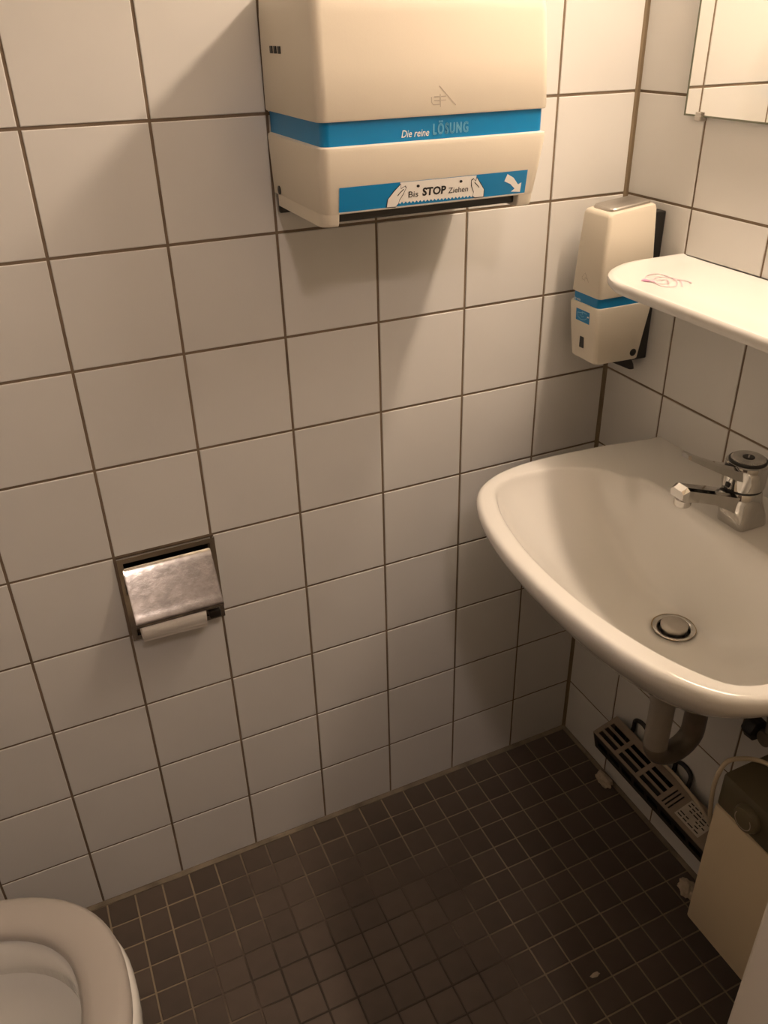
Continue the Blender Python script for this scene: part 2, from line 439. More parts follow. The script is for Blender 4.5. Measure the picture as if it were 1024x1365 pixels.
for xa, xb, nm in ((-0.6050, -0.5835, 0), (-0.3340, -0.3080, 1)):
    bm = bmesh.new()
    loft(bm, [[(x, y, z) for x, y in rrect(xa, xb, yf, -0.02, (.012 if nm == 0 else .002, .002 if nm == 0 else .012, .002, .002), 5)] for z, yf in ((1.268, -0.1908), (1.253, -0.1885), (1.249, -0.186))])
    obj('side_foot', bm, M_CREAM, td, angle=40)
obj('cutter_bar', bx(-0.5835, -0.334, -0.180, -0.030, 1.2525, 1.2655, r=.002), M_BLACK, td)
obj('back_plate', bx(-0.6000, -0.3100, -0.008, -0.0008, 1.236, 1.472, r=.002), M_BLACK, td)
bm = bmesh.new(); lathe(bm, [(0.0055, 0.0), (0.0055, -0.0015), (0.003, -0.0018)], (-0.6055, -0.032, 1.2705), 20, 'x'); obj('lock', bm, M_BLACK, td)
for yy in (-0.051, -0.066, -0.081):
    obj('vent_slot', bx(-0.6092, -0.6070, yy-0.0042, yy+0.0042, 1.4315, 1.4395), M_BLACK, td)
# lettering on the band
bandpt = lambda x, z: (lambda s, t: (x+s, -0.1974, z+t))
fit_text('Die reine', 0.0365, 0.0080, bandpt(-0.5045, 1.3437), 'lettering', M_WPRINT, band, bold=0.006, shear=0.25)
def outlined(body, width, height, x, z, space):
    ext = lambda t: (lambda v: (min(p[0] for p in v), max(p[0] for p in v), min(p[1] for p in v), max(p[1] for p in v)))(text2d(t, 1.0, 0.0, 0.0, space)[0])
    x0, x1, y0, y1 = ext(body)
    kx = width/(x1-x0); kz = height/(y1-y0)
    o1 = ext('LO')[1]; o0 = o1-(ext('O')[1]-ext('O')[0])
    vs, fs = text2d(body, 1.0, 0.0, 0.0, space)
    vs = [((v[0]-x0)*kx, (v[1]-y0)*kz) for v in vs]; fs = [tuple(f) for f in fs]
    for c in (0.30, 0.70):           # the two dots of the umlaut
        cx = (o0+(o1-o0)*c-x0)*kx; cz = height+0.0022; n = len(vs); r = 0.0007
        vs += [(cx-r, cz-r), (cx+r, cz-r), (cx+r, cz+r), (cx-r, cz+r)]; fs.append((n, n+1, n+2, n+3))
    cnt = {}
    for f in fs:
        for i in range(len(f)):
            e = tuple(sorted((f[i], f[(i+1) % len(f)]))); cnt[e] = cnt.get(e, 0)+1
    ov, of = [], []
    hw = 0.00042
    for (i, j), c in cnt.items():    # pale outline along the edge of every letter
        if c != 1: continue
        p = Vector(vs[i]); q = Vector(vs[j])
        if (q-p).length < 1e-7: continue
        t = (q-p).normalized(); nn = Vector((-t.y, t.x))*hw; t = t*hw*0.6; k = len(ov)
        ov += [p-t-nn, q+t-nn, q+t+nn, p-t+nn]; of.append((k, k+1, k+2, k+3))
    data('lettering', [(x+v[0], -0.1973, z+v[1]) for v in vs], fs, M_BLUE, band, fix=False)
    data('lettering_outline', [(x+v[0], -0.1975, z+v[1]) for v in ov], of, M_LBLUE, band, fix=False)
outlined('LOSUNG', 0.0470, 0.0115, -0.4625, 1.3448, 1.30)
# embossed emblem on the cover
def ycov(z): return -0.2015+(z-1.3675)*(0.0030/0.0525)-0.0004
def stroke(bm, pts, wd, fn):
    P2 = [Vector((p[0], p[1], 0)) for p in pts]
    L = []; R = []
    for i, p in enumerate(P2):
        t = (P2[min(i+1, len(P2)-1)]-P2[max(i-1, 0)]).normalized(); n = Vector((-t.y, t.x, 0))*wd/2
        L.append(bm.verts.new(fn((p+n).x, (p+n).y))); R.append(bm.verts.new(fn((p-n).x, (p-n).y)))
    for i in range(len(P2)-1): bm.faces.new((L[i], R[i], R[i+1], L[i+1]))
fe = lambda s, t: (-0.467+s, ycov(1.377+t), 1.377+t)
bm = bmesh.new()
stroke(bm, [(0.0105, 0.0195), (0.0320, -0.0015)], 0.0011, fe)
stroke(bm, [(0.0105, 0.0085), (0.0035, 0.0085)], 0.0009, fe)
stroke(bm, [(0.0000, 0.0085), (0.0000, 0.0030), (0.0020, 0.0002), (0.0105, 0.0002)], 0.0010, fe)
stroke(bm, [(0.0035, 0.0045), (0.0105, 0.0045)], 0.0009, fe)
stroke(bm, [(0.0115, 0.0110), (0.0115, -0.0025)], 0.0009, fe)
stroke(bm, [(0.0125, 0.0085), (0.0190, 0.0085)], 0.0009, fe)
stroke(bm, [(0.0125, 0.0045), (0.0190, 0.0045)], 0.0009, fe)
obj('emblem', bm, M_EMB, cover)
# instruction label
LX0, LX1 = -0.5850, -0.3255; LZ0, LZ1 = 1.2660, 1.2945
def lab(s, t, d=0.0006):
    z = LZ0+(LZ1-LZ0)*t
    return (LX0+(LX1-LX0)*s, yl(z)-d, z)
def px(X, Y):   # label sketch units
    s = (X-42)/923.0; bot = 300-90*s; return s, (bot-Y)/(117-7*s)
label = data('instruction_label', [lab(0, 0), lab(1, 0), lab(1, 1), lab(0, 1)], [(0, 1, 2, 3)], M_BLUE, td, fix=False)
label['label'] = 'blue pull instruction label'
def poly(name, pts, m, d, par=label):
    vs = [lab(*px(*p), d) for p in pts]
    return data(name, vs, [tuple(range(len(vs)))], m, par, fix=False)
saw = []
N = 42
for k in range(N+1):
    X = 690-(690-318)*k/N
    saw.append((X, (262 if k % 2 else 252)-(X-318)*0.083))
poly('towel_picture', [(322, 159), (697, 126), (692, 200)]+saw+[(322, 200)], M_WPRINT, 0.0009)
hl = [(264, 276), (268, 238), (296, 200), (324, 168), (326, 190), (345, 177), (350, 186), (336, 216), (322, 240), (318, 258), (306, 274)]
hr = [(674, 152), (684, 144), (696, 156), (699, 138), (722, 168), (742, 194), (743, 228), (700, 232), (688, 226), (691, 205), (678, 178)]
def grow(pts, k):
    cx = sum(p[0] for p in pts)/len(pts); cy = sum(p[1] for p in pts)/len(pts)
    out = []
    for p in pts:
        d = Vector((p[0]-cx, p[1]-cy)); l = d.length or 1
        out.append((p[0]+d.x/l*k, p[1]+d.y/l*k))
    return out
for h in (hl, hr):
    poly('hand_outline', grow(h, 4.5), M_BPRINT, 0.0011); poly('hand_picture', h, M_WPRINT, 0.0013)
for ln in ([(340, 190), (322, 208), (312, 222)], [(690, 160), (704, 172), (716, 184)]):
    bm = bmesh.new(); stroke(bm, ln, 4, lambda X, Y: lab(*px(X, Y), 0.0015)); obj('thumb_line', bm, M_BPRINT, label)
for cx, cy in ((409, 176), (620, 155)):
    poly('dot', [(cx+8*math.cos(a*PI/4), cy+7*math.sin(a*PI/4)) for a in range(8)], M_BPRINT, 0.0011)
poly('arrow', [(858, 120), (893, 138), (922, 170), (939, 160), (938, 206), (888, 205), (906, 190), (880, 168), (846, 155)], M_WPRINT, 0.0010)
def labtext(body, X0, X1, Y0, hgt, bold):
    s0, t0 = px(X0, Y0); s1, t1 = px(X1, Y0-(X1-X0)*0.095)
    wd = (s1-s0)*(LX1-LX0)
    def fn(a, b):
        k = a/wd if wd else 0
        return lab(s0+(s1-s0)*k, (t0+(t1-t0)*k)+b, 0.0012)
    fit_text(body, wd, hgt, fn, 'lettering', M_BPRINT, label, bold=bold)
labtext('Bis', 365, 412, 231, 0.25, 0.004)
labtext('STOP', 432, 548, 224, 0.35, 0.035)
labtext('Ziehen', 560, 660, 212, 0.235, 0.004)
data('label_edge', [lab(0, -0.055, .0004), lab(1, -0.055, .0004), lab(1, 0, .0008), lab(0, 0, .0008)], [(0, 1, 2, 3)], M_WPRINT, td, fix=False)

# ------------------------------------------------------------------ soap dispenser
sd = thing('soap_dispenser', 'small cream soap dispenser with blue band in the tiled corner', 'dispenser', (0, 0, 0))
def ssec(z, xf, y0, y1, xb, rad=0.007, s=None):
    pts = rrect(xf, xb, y0, y1, (rad, .002, .002, rad), 5)
    return [(x, y, z+(0 if s is None else s*(x-xf))) for x, y in pts]
bm = bmesh.new()
loft(bm, [ssec(1.0745, -0.1215, -0.1125, -0.0385, -0.0180), ssec(1.0765, -0.1220, -0.1130, -0.0380, -0.0180), ssec(1.14, -0.1195, -0.1120, -0.0405, -0.0240),
          ssec(1.197, -0.1165, -0.1110, -0.0430, -0.0290, s=0.10), ssec(1.2020, -0.1145, -0.1090, -0.0450, -0.0300, s=0.10), ssec(1.2040, -0.1110, -0.1055, -0.0485, -0.0320, s=0.10)])
sc = obj('upper_cover', bm, M_CREAM, sd, angle=40)
bm = bmesh.new(); loft(bm, [ssec(1.0555, -0.1190, -0.1100, -0.0405, -0.0160), ssec(1.0755, -0.1190, -0.1100, -0.0405, -0.0160)])
sb = obj('band', bm, M_BLUE, sd, angle=40)
bm = bmesh.new()
loft(bm, [ssec(0.9640, -0.1140, -0.1100, -0.0490, -0.0320, s=-0.03), ssec(0.9670, -0.1175, -0.1125, -0.0465, -0.0300, s=-0.03), ssec(1.01, -0.1205, -0.1132, -0.0410, -0.0230), ssec(1.0550, -0.1225, -0.1135, -0.0365, -0.0150), ssec(1.0580, -0.1215, -0.1125, -0.0375, -0.0150), ssec(1.0585, -0.1190, -0.1100, -0.0405, -0.0160)])
lo = obj('lower_body', bm, M_CREAM, sd, angle=40)
bm = bmesh.new()
loft(bm, [[(x, y, z+0.10*(x+0.107)) for x, y in rrect(-0.1070, -0.0330, -0.1020, -0.0520, (.008, .004, .004, .008), 5)] for z in (1.200, 1.2075)]+[[(x, y, 1.2090+0.10*(x+0.107)) for x, y in rrect(-0.1055, -0.0345, -0.1005, -0.0535, (.007, .004, .004, .007), 5)]])
obj('push_button', bm, M_STEEL, sd, angle=40)
bm = bmesh.new()
box(bm, -0.0290, -0.0008, -0.1020, -0.0480, 0.955, 1.197, r=.002)
obj('back_plate', bm, M_BLACK, sd)
bm = bmesh.new()
loft(bm, [[(x, y, z) for x, y in rrect(xa, xb, -0.092, -0.062, (.004,)*4, 4)] for z, xa, xb in ((0.968, -0.070, -0.022), (0.955, -0.066, -0.022), (0.942, -0.040, -0.015), (0.934, -0.024, -0.013))])
obj('nozzle', bm, M_BLACK, sd, angle=40)
bm = bmesh.new(); lathe(bm, [(0.0062, 0.004), (0.0062, -0.0008), (0.0045, -0.0012)], (-0.0405, -0.1128, 0.9750), 20, 'y'); obj('lock', bm, M_BLACK, sd)
fx = lambda z: -0.1205-(z-1.01)*(0.002/0.045)-0.0004
def spt(y, z, d=0.0): return (fx(z)-d, y, z)
lb = data('label', [spt(-0.0575, 1.029), spt(-0.0935, 1.029), spt(-0.0935, 1.0485), spt(-0.0575, 1.0485)], [(0, 1, 2, 3)], M_BLUE, sd, fix=False)
lb['label'] = 'small blue printed label'
bm = bmesh.new()
fl = lambda s, t: spt(-0.0575-s, 1.029+t, 0.0003)
stroke(bm, [(0.004, 0.013), (0.012, 0.014), (0.020, 0.0165), (0.029, 0.0155)], 0.0012, fl)
stroke(bm, [(0.004, 0.013), (0.006, 0.006), (0.014, 0.003), (0.024, 0.005), (0.030, 0.009)], 0.0011, fl)
stroke(bm, [(0.012, 0.011), (0.017, 0.008), (0.022, 0.010)], 0.0010, fl)
stroke(bm, [(0.017, 0.012), (0.017, 0.017)], 0.0018, fl)
obj('label_picture', bm, M_LBLUE, lb)
bm = bmesh.new(); stroke(bm, [(0.030, 0.011), (0.0345, 0.0115)], 0.0022, fl); obj('label_mark', bm, M_WPRINT, lb)
obj('level_window', bx(fx(0.995)-0.0003, -0.112, -0.0815, -0.0715, 0.9855, 1.0040), M_BLACK, sd)
fe2 = lambda s, t: (-0.1220+(1.096+t-1.0765)*(0.0025/0.0635)-0.0005, -0.062-s, 1.096+t)
bm = bmesh.new()
stroke(bm, [(0.008, 0.012), (0.019, -0.001)], 0.0009, fe2)
stroke(bm, [(0.007, 0.011), (0.001, 0.003)], 0.0006, fe2)
stroke(bm, [(0.001, 0.005), (0.002, 0.001), (0.007, 0.001)], 0.0008, fe2); stroke(bm, [(0.009, 0.006), (0.009, -0.001)], 0.0008, fe2); stroke(bm, [(0.010, 0.004), (0.014, 0.004)], 0.0008, fe2)
obj('emblem', bm, M_EMB, sc)
fit_text('Die reine', 0.018, 0.0045, lambda s, t: (-0.1194, -0.044-s, 1.0600+t), 'lettering', M_WPRINT, sb, bold=0.004, shear=0.2)

# ------------------------------------------------------------------ toilet paper holder and roll
th = thing('toilet_paper_holder', 'chrome recessed toilet paper holder with worn flap', 'paper holder', (-0.833, 0, 0.595))
def rel(root, o): o.location = Vector(o.location)-Vector(root.location); return o
def part(root, *a, **k):
    o = obj(*a, **k); o.parent = root; o.location = -Vector(root.location); return o
FX0, FX1, FZ0, FZ1 = -0.9065, -0.7535, 0.5945, 0.7515
bm = bmesh.new()
IX0, IX1, IZ0, IZ1 = FX0+0.0085, FX1-0.0085, FZ0+0.0085, FZ1-0.0085
grid_plate(bm, [FX0, IX0, IX1, FX1], [FZ0, IZ0, IZ1, FZ1], {(1, 1)}, lambda u, v, d: (u, d, v), -0.0075, 0.0005)
es = [e for e in bm.edges if abs(e.verts[0].co.y+0.0075) < 1e-5 and abs(e.verts[1].co.y+0.0075) < 1e-5 and len([f for f in e.link_faces if abs(f.normal.y) < .5]) == 1]
bmesh.ops.bevel(bm, geom=es, offset=0.003, segments=3, affect='EDGES')
part(th, 'frame', bm, M_CHROME, angle=50)
bm = bmesh.new()   # recess tray, five sides
x0, x1, z0, z1, yd = IX0-0.001, IX1+0.001, IZ0-0.001, IZ1+0.001, 0.055
vs = [bm.verts.new(p) for p in ((x0, -0.001, z0), (x1, -0.001, z0), (x1, -0.001, z1), (x0, -0.001, z1), (x0, yd, z0), (x1, yd, z0), (x1, yd, z1), (x0, yd, z1))]
for f in ((4, 5, 6, 7), (0, 1, 5, 4), (1, 2, 6, 5), (2, 3, 7, 6), (3, 0, 4, 7)): bm.faces.new([vs[i] for i in f])
part(th, 'recess_tray', bm, M_HDARK)
# flap: curved chrome plate, lip rolled at the lower edge
prof = [(-0.006, 0.7335), (-0.0085, 0.7315), (-0.013, 0.7260), (-0.025, 0.7090), (-0.038, 0.6905), (-0.049, 0.6750), (-0.0550, 0.6670), (-0.0590, 0.6610), (-0.0600, 0.6570), (-0.0585, 0.6535)]
prof = [(p.x, p.y) for p in catmull([Vector((a, b, 0)) for a, b in prof], 4)]
bm = bmesh.new(); fa, fb = -0.8985, -0.7640
R = []
th_ = 0.0014
top = [(y, z) for y, z in prof]; bot = [(y+th_, z-th_*0.5) for y, z in reversed(prof)]
loft(bm, [[(x, y, z) for y, z in top+bot] for x in (fa, fb)])
part(th, 'flap', bm, M_CHROME_W, angle=30)
for xx in (fa-0.0016, fb):   # side cheeks of the flap
    bm = bmesh.new()
    ring = [(-0.007, 0.7330)]+[(y, z) for y, z in prof[4::4]]+[(-0.050, 0.6560), (-0.010, 0.7150)]
    loft(bm, [[(x, y, z) for y, z in ring] for x in (xx, xx+0.0016)])
    part(th, 'flap_cheek', bm, M_CHROME)
part(th, 'spindle', (lambda b: (tube(b, [(-0.8955, -0.018, 0.647), (-0.7640, -0.018, 0.647)], 0.008, 14), b)[1])(bmesh.new()), M_BLACK)
part(th, 'spindle_arm', bx(-0.7850, -0.7660, -0.044, 0.010, 0.6230, 0.6370, r=.002), M_BLACK)
tr = thing('toilet_paper_roll', 'white toilet paper roll under the chrome flap', 'toilet paper', (-0.8425, -0.018, 0.647))
bm = bmesh.new()
n = 40; rr = 0.0390
rings = []
for x, r0 in ((-0.0505, 0.018), (-0.0505, rr-0.001), (-0.049, rr), (0.049, rr), (0.0505, rr-0.001), (0.0505, 0.018), (-0.0505, 0.018)):
    rings.append([(x, r0*math.cos(2*PI*k/n), r0*math.sin(2*PI*k/n)) for k in range(n)])
loft(bm, rings, True, False, False)
obj('paper', bm, M_PAPER, tr, angle=40)
bm = bmesh.new(); loft(bm, [[(x, r0*math.cos(2*PI*k/20), r0*math.sin(2*PI*k/20)) for k in range(20)] for x, r0 in ((-0.0507, 0.0165), (-0.0507, 0.0185), (0.0507, 0.0185), (0.0507, 0.0165), (-0.0507, 0.0165))], True, False, False)
obj('core', bm, M_CARD, tr)
# loose sheet end hanging at the front
bm = bmesh.new(); pr = []
for k in range(17):
    a = PI*0.80+k/16*PI*0.40
    pr.append(((rr+0.0012)*math.cos(a), (rr+0.0012)*math.sin(a)))
pr.append((pr[-1][0]+0.0015, pr[-1][1]-0.0045))
loft(bm, [[(x, y, z-(dz if i > 14 else 0)) for i, (y, z) in enumerate(pr)]+[(x, y+0.0005, z-(dz if len(pr)-1-i > 14 else 0)) for i, (y, z) in enumerate(reversed(pr))] for x, dz in ((-0.0505, 0.0), (0.0505, 0.003))])
obj('loose_sheet', bm, M_PAPER, tr)

# ------------------------------------------------------------------ mirror
mi = thing('mirror', 'frameless mirror on the right wall', 'mirror', (0, -0.435, 1.3355))
bm = bx(-0.0080, -0.0030, -0.752, -0.118, 1.3355, 1.86)
g = part(mi, 'glass', bm, M_MIRROR)
g.data.materials.append(M_GEDGE_REFL)
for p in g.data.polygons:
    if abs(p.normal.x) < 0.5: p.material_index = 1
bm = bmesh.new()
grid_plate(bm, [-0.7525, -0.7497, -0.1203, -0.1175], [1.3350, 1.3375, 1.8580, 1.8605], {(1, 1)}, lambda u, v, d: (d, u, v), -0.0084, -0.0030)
part(mi, 'painted_edge_reflection', bm, M_GEDGE_REFL)  # dark strip added around the glass, imitating the reflected gap at its rim
for yy, zz in ((-0.150, 1.3355), (-0.70, 1.3355), (-0.150, 1.86), (-0.70, 1.86)):
    s = 1 if zz > 1.5 else -1
    bm = bmesh.new()
    box(bm, -0.0130, -0.0005, yy-0.006, yy+0.006, zz-0.004+(s*0.002), zz+0.004+(s*0.002), r=.0015)
    box(bm, -0.0125, -0.0085, yy-0.005, yy+0.005, zz-0.006, zz+0.006, r=.001)
    part(mi, 'clip', bm, M_STEEL)

# ------------------------------------------------------------------ shelf
sh = thing('shelf', 'white ceramic shelf with pink scribble below the mirror', 'shelf', (0, -0.435, 1.12))
SZ = 1.141
def shelf_outline(ins=0.0, n=14):
    out = []
    ya, yb = -0.435-0.289+ins, -0.435+0.289-ins
    xf = -0.193+ins
    # counter-clockwise, front corners well rounded
    out.append((-0.0005, ya)); 
    for k in range(n+1):
        a = -PI/2-k/n*PI/2
        out.append((xf+0.108+0.108*math.cos(a), ya+0.100+0.100*math.sin(a)))
    for k in range(n+1):
        a = PI-k/n*PI/2
        out.append((xf+0.108+0.108*math.cos(a), yb-0.100+0.100*math.sin(a)))
    out.append((-0.0005, yb))
    return out
bm = bmesh.new()
rings = []
for ins, z in ((0.010, SZ-0.0175), (0.004, SZ-0.0165), (0.0008, SZ-0.012), (0.0, SZ-0.007), (0.0008, SZ-0.0025), (0.0035, SZ), (0.009, SZ), (0.013, SZ-0.0010), (0.05, SZ-0.0015)):
    rings.append([(min(x, -0.0005), y, z) for x, y in shelf_outline(ins)])
loft(bm, rings)
part(sh, 'shelf_board', bm, M_SHELF, angle=40)
def sk(pts, wd, m, nm, dz=0.0):
    bm = bmesh.new(); q = catmull([Vector((a, b, 0)) for a, b in pts], 6)
    stroke(bm, [(p.x, p.y) for p in q], wd, lambda x, y: (x, y, SZ-0.0006+dz))
    part(sh, nm, bm, m)
# scribble
sk([(-0.150, -0.242), (-0.128, -0.222), (-0.108, -0.226), (-0.112, -0.262), (-0.134, -0.284), (-0.148, -0.272), (-0.138, -0.245), (-0.118, -0.238), (-0.106, -0.262), (-0.124, -0.288)], 0.0022, M_PINKL, 'pink_scribble')
sk([(-0.150, -0.238), (-0.143, -0.262), (-0.130, -0.268), (-0.122, -0.252), (-0.136, -0.250)], 0.0020, M_PINKL, 'pink_scribble')
sk([(-0.116, -0.258), (-0.104, -0.262), (-0.100, -0.278), (-0.106, -0.281)], 0.0024, M_PINKL, 'pink_scribble', 0.0002)
sk([(-0.152, -0.238), (-0.149, -0.243), (-0.147, -0.249)], 0.0090, M_PINK, 'pink_blot', 0.0006)
sk([(-0.146, -0.250), (-0.143, -0.254)], 0.003, M_PINK, 'pink_blot', 0.0004)

# ------------------------------------------------------------------ washbasin
YC = -0.435
wb = thing('washbasin', 'white ceramic washbasin on the right wall', 'washbasin', (0, YC, 0.62))
outer_h = [(0.0, 0.277), (0.06, 0.286), (0.118, 0.294), (0.230, 0.300), (0.303, 0.291), (0.350, 0.271), (0.381, 0.242), (0.406, 0.191), (0.422, 0.128), (0.430, 0.065), (0.4325, 0.0)]
inner_h = [(0.120, 0.0), (0.120, 0.09), (0.121, 0.145), (0.127, 0.170), (0.142, 0.178), (0.151, 0.190), (0.165, 0.220), (0.206, 0.247), (0.253, 0.261), (0.297, 0.263), (0.330, 0.254), (0.353, 0.234), (0.376, 0.184), (0.391, 0.128), (0.4005, 0.066), (0.4035, 0.0)]
def densify_outer():
    h = catmull([Vector((u, v, 0)) for u, v in outer_h], 8)
    full = h+[Vector((p.x, -p.y, 0)) for p in reversed(h[:-1])]
    back = [Vector((0.0, -0.277+0.554*k/16, 0)) for k in range(1, 16)]
    return full+back
smooth_h = [(0.120, 0.0), (0.121, 0.10), (0.128, 0.160), (0.142, 0.200), (0.168, 0.230)]+inner_h[7:]
def densify_inner(inner_h=inner_h):
    full = inner_h+[(u, -v) for u, v in reversed(inner_h[1:-1])]
    return catmull([Vector((u, v, 0)) for u, v in full], 8, closed=True)
OUT, INN = densify_outer(), densify_inner()
INS = densify_inner(smooth_h)
CEN = Vector((0.235, 0.0, 0))
def hit(poly, ang):
    d = Vector((math.cos(ang), math.sin(ang), 0)); best = None
    for i in range(len(poly)):
        a = poly[i]-CEN; b = poly[(i+1) % len(poly)]-CEN; e = b-a
        den = d.x*e.y-d.y*e.x
        if abs(den) < 1e-12: continue
        t = (a.x*e.y-a.y*e.x)/den; s = (a.x*d.y-a.y*d.x)/den
        if t > 0 and -1e-9 <= s <= 1+1e-9 and (best is None or t > best): best = t
    return CEN+d*best
NA = 144
angs = [2*PI*k/NA for k in range(NA)]
for sgn in (1, -1):
    ca = math.atan2(sgn*0.277, -0.235) % (2*PI)
    i = min(range(len(angs)), key=lambda k: abs(angs[k]-ca)); angs[i] = ca
RO = [hit(OUT, a) for a in angs]; RI = [hit(INN, a) for a in angs]
DR = Vector((0.178, 0.0, 0))
RZ = 0.832
def W(p, z): return (-max(p.x, 0.0006), p.y, z)     # local to (0,YC,0): world x = -u
def ring_out(k, z, wall=True):
    out = []
    for p in RO:
        q = DR.lerp(p, k)
        if p.x < 0.002: q = Vector((p.x+(1-k)*0.02, DR.y+(p.y-DR.y)*k, 0))
        out.append(W(q, z))
    return out
def inset(polyring, d):
    n = len(polyring); out = []
    for i, p in enumerate(polyring):
        t = (polyring[(i+1) % n]-polyring[i-1]).normalized(); nn = Vector((-t.y, t.x, 0))
        out.append(p+nn*d)
    return out
rings = []
rings.append([W(DR+Vector((math.cos(a), math.sin(a), 0))*0.034, 0.628) for a in angs])
for k, z in ((0.30, 0.640), (0.50, 0.670), (0.67, 0.708), (0.79, 0.740), (0.88, 0.768), (0.938, 0.788), (0.972, 0.802), (0.992, 0.812)):
    rings.append(ring_out(k, z))
rings.append([W(p, 0.8205) for p in RO]); 
for d, z in ((0.0006, 0.8245), (0.0025, 0.8290), (0.0055, 0.8313), (0.0090, RZ)):
    rings.append([W(q if p.x > 0.002 else Vector((0.0, q.y, 0)), z) for p, q in zip(RO, inset(RO, d))])
for d, z in ((-0.0045, RZ-0.0002), (-0.0015, RZ-0.0010), (0.0010, RZ-0.0035), (0.0030, RZ-0.0085), (0.0065, RZ-0.0170)):
    rings.append([W(p, z) for p in inset(RI, d)])
base = inset(RI, 0.0065); base2 = inset([hit(INS, a) for a in angs], 0.0065)
for k in range(1, 17):
    s = k/16.0
    f = 1-(1-s)**2.1
    zz = RZ-0.017-(0.160-0.017)*f
    ring = []
    for p, p2, a in zip(base, base2, angs):
        p = p.lerp(p2, min(1.0, s*5))
        e = DR+Vector((math.cos(a), math.sin(a), 0))*0.031
        ring.append(W(p.lerp(e, s), zz))
    rings.append(ring)
zd = RZ-0.160
rings.append([W(DR+Vector((math.cos(a), math.sin(a), 0))*0.029, zd-0.003) for a in angs])
rings.append([W(DR+Vector((math.cos(a), math.sin(a), 0))*0.028, zd-0.010) for a in angs])
bm = bmesh.new(); loft(bm, [[(x, y, z-0.62) for x, y, z in r] for r in rings], True, True, True)
o = obj('basin', bm, M_CERAMIC, wb, angle=60)
DX, DY, DZ = -0.178, 0.0, zd-0.62
bm = bmesh.new(); lathe(bm, [(0.0315, 0.0015), (0.0305, 0.0030), (0.0240, 0.0012), (0.0225, -0.006), (0.0315, -0.008)], (DX, DY, DZ), 40, 'z', False, False)
dr = obj('drain_ring', bm, M_CHROME_W, wb, smooth=True)
bm = bmesh.new(); lathe(bm, [(0.0180, -0.008), (0.0195, 0.001), (0.0200, 0.0075), (0.0175, 0.0095), (0.008, 0.0102), (0.001, 0.0102)], (DX, DY, DZ), 36, 'z')
obj('drain_plug', bm, M_STEEL, wb, smooth=True)
bm = bmesh.new(); lathe(bm, [(0.0240, -0.0065), (0.0005, -0.0066)], (DX, DY, DZ), 36, 'z', False, True); obj('drain_hole', bm, M_BLACK, wb)
bm = bmesh.new()
rg = []
for r0, z0 in ((0.0305, 0.0020), (0.0322, 0.0024)):
    rg.append([(DX+(r0+(0.0022*noise.noise(Vector((math.cos(a)*2, math.sin(a)*2, 5))) if r0 > 0.032 else 0))*math.cos(a), DY+(r0+(0.0022*noise.noise(Vector((math.cos(a)*2, math.sin(a)*2, 5))) if r0 > 0.032 else 0))*math.sin(a), DZ+z0) for a in [2*PI*k/48 for k in range(48)]])
loft(bm, rg, True, False, False); obj('lime_stain', bm, M_RUST, wb)

# ------------------------------------------------------------------ faucet
fa_ = thing('faucet', 'chrome single lever faucet on the washbasin deck', 'faucet', (-0.097, YC+0.002, RZ))
def fsec(z, xa, xb, hy, rad):
    return [(x, y, z) for x, y in rrect(xa, xb, -hy, hy, (rad,)*4, 5)]
bm = bmesh.new()
loft(bm, [fsec(0.0005, -0.013, 0.037, 0.0240, 0.007), fsec(0.003, -0.014, 0.038, 0.0246, 0.008), fsec(0.016, -0.016, 0.036, 0.0246, 0.010), fsec(0.026, -0.021, 0.033, 0.0250, 0.014), fsec(0.042, -0.0255, 0.0290, 0.0255, 0.021), fsec(0.0575, -0.0265, 0.0270, 0.0265, 0.0255), fsec(0.0595, -0.0250, 0.0255, 0.0250, 0.0245)])
obj('body', bm, M_CHROME, fa_, angle=40)
bm = bmesh.new()   # spout, facetted bar reaching over the bowl
def spsec(x, z0, z1, h0, h1): return [(x, -h0, z0), (x, h0, z0), (x, h1, z1-0.003), (x, h1*0.6, z1), (x, -h1*0.6, z1), (x, -h1, z1-0.003)]
loft(bm, [spsec(-0.008, 0.018, 0.054, 0.016, 0.019), spsec(-0.028, 0.034, 0.0600, 0.014, 0.017), spsec(-0.058, 0.051, 0.0710, 0.0125, 0.0145), spsec(-0.090, 0.063, 0.0820, 0.012, 0.0135), spsec(-0.111, 0.069, 0.0895, 0.0125, 0.0135), spsec(-0.120, 0.073, 0.0850, 0.0115, 0.012)])
obj('spout', bm, M_CHROME, fa_)
bm = bmesh.new(); lathe(bm, [(0.0100, 0.0), (0.0115, -0.002), (0.0115, -0.010), (0.0105, -0.012), (0.006, -0.0125)], (-0.107, 0, 0.0705), 24); obj('aerator', bm, M_CHROME_W, fa_, angle=35)
bm = bmesh.new(); lathe(bm, [(0.0262, 0.0590), (0.0262, 0.0625)], (0, 0, 0), 40); obj('joint_ring', bm, M_BLACK, fa_)
bm = bmesh.new(); lathe(bm, [(0.0255, 0.0620), (0.0282, 0.0635), (0.0290, 0.0670), (0.0290, 0.0960), (0.0284, 0.0990), (0.0265, 0.1005), (0.0250, 0.1005)], (0, 0, 0), 48)
hd = obj('handle_cap', bm, M_CHROME, fa_, angle=40)
bm = bmesh.new()
def lvsec(x, zc, hz, hy): return [(x, -hy, zc-hz), (x, hy, zc-hz), (x, hy*0.9, zc+hz*0.6), (x, hy*0.4, zc+hz), (x, -hy*0.4, zc+hz), (x, -hy*0.9, zc+hz*0.6)]
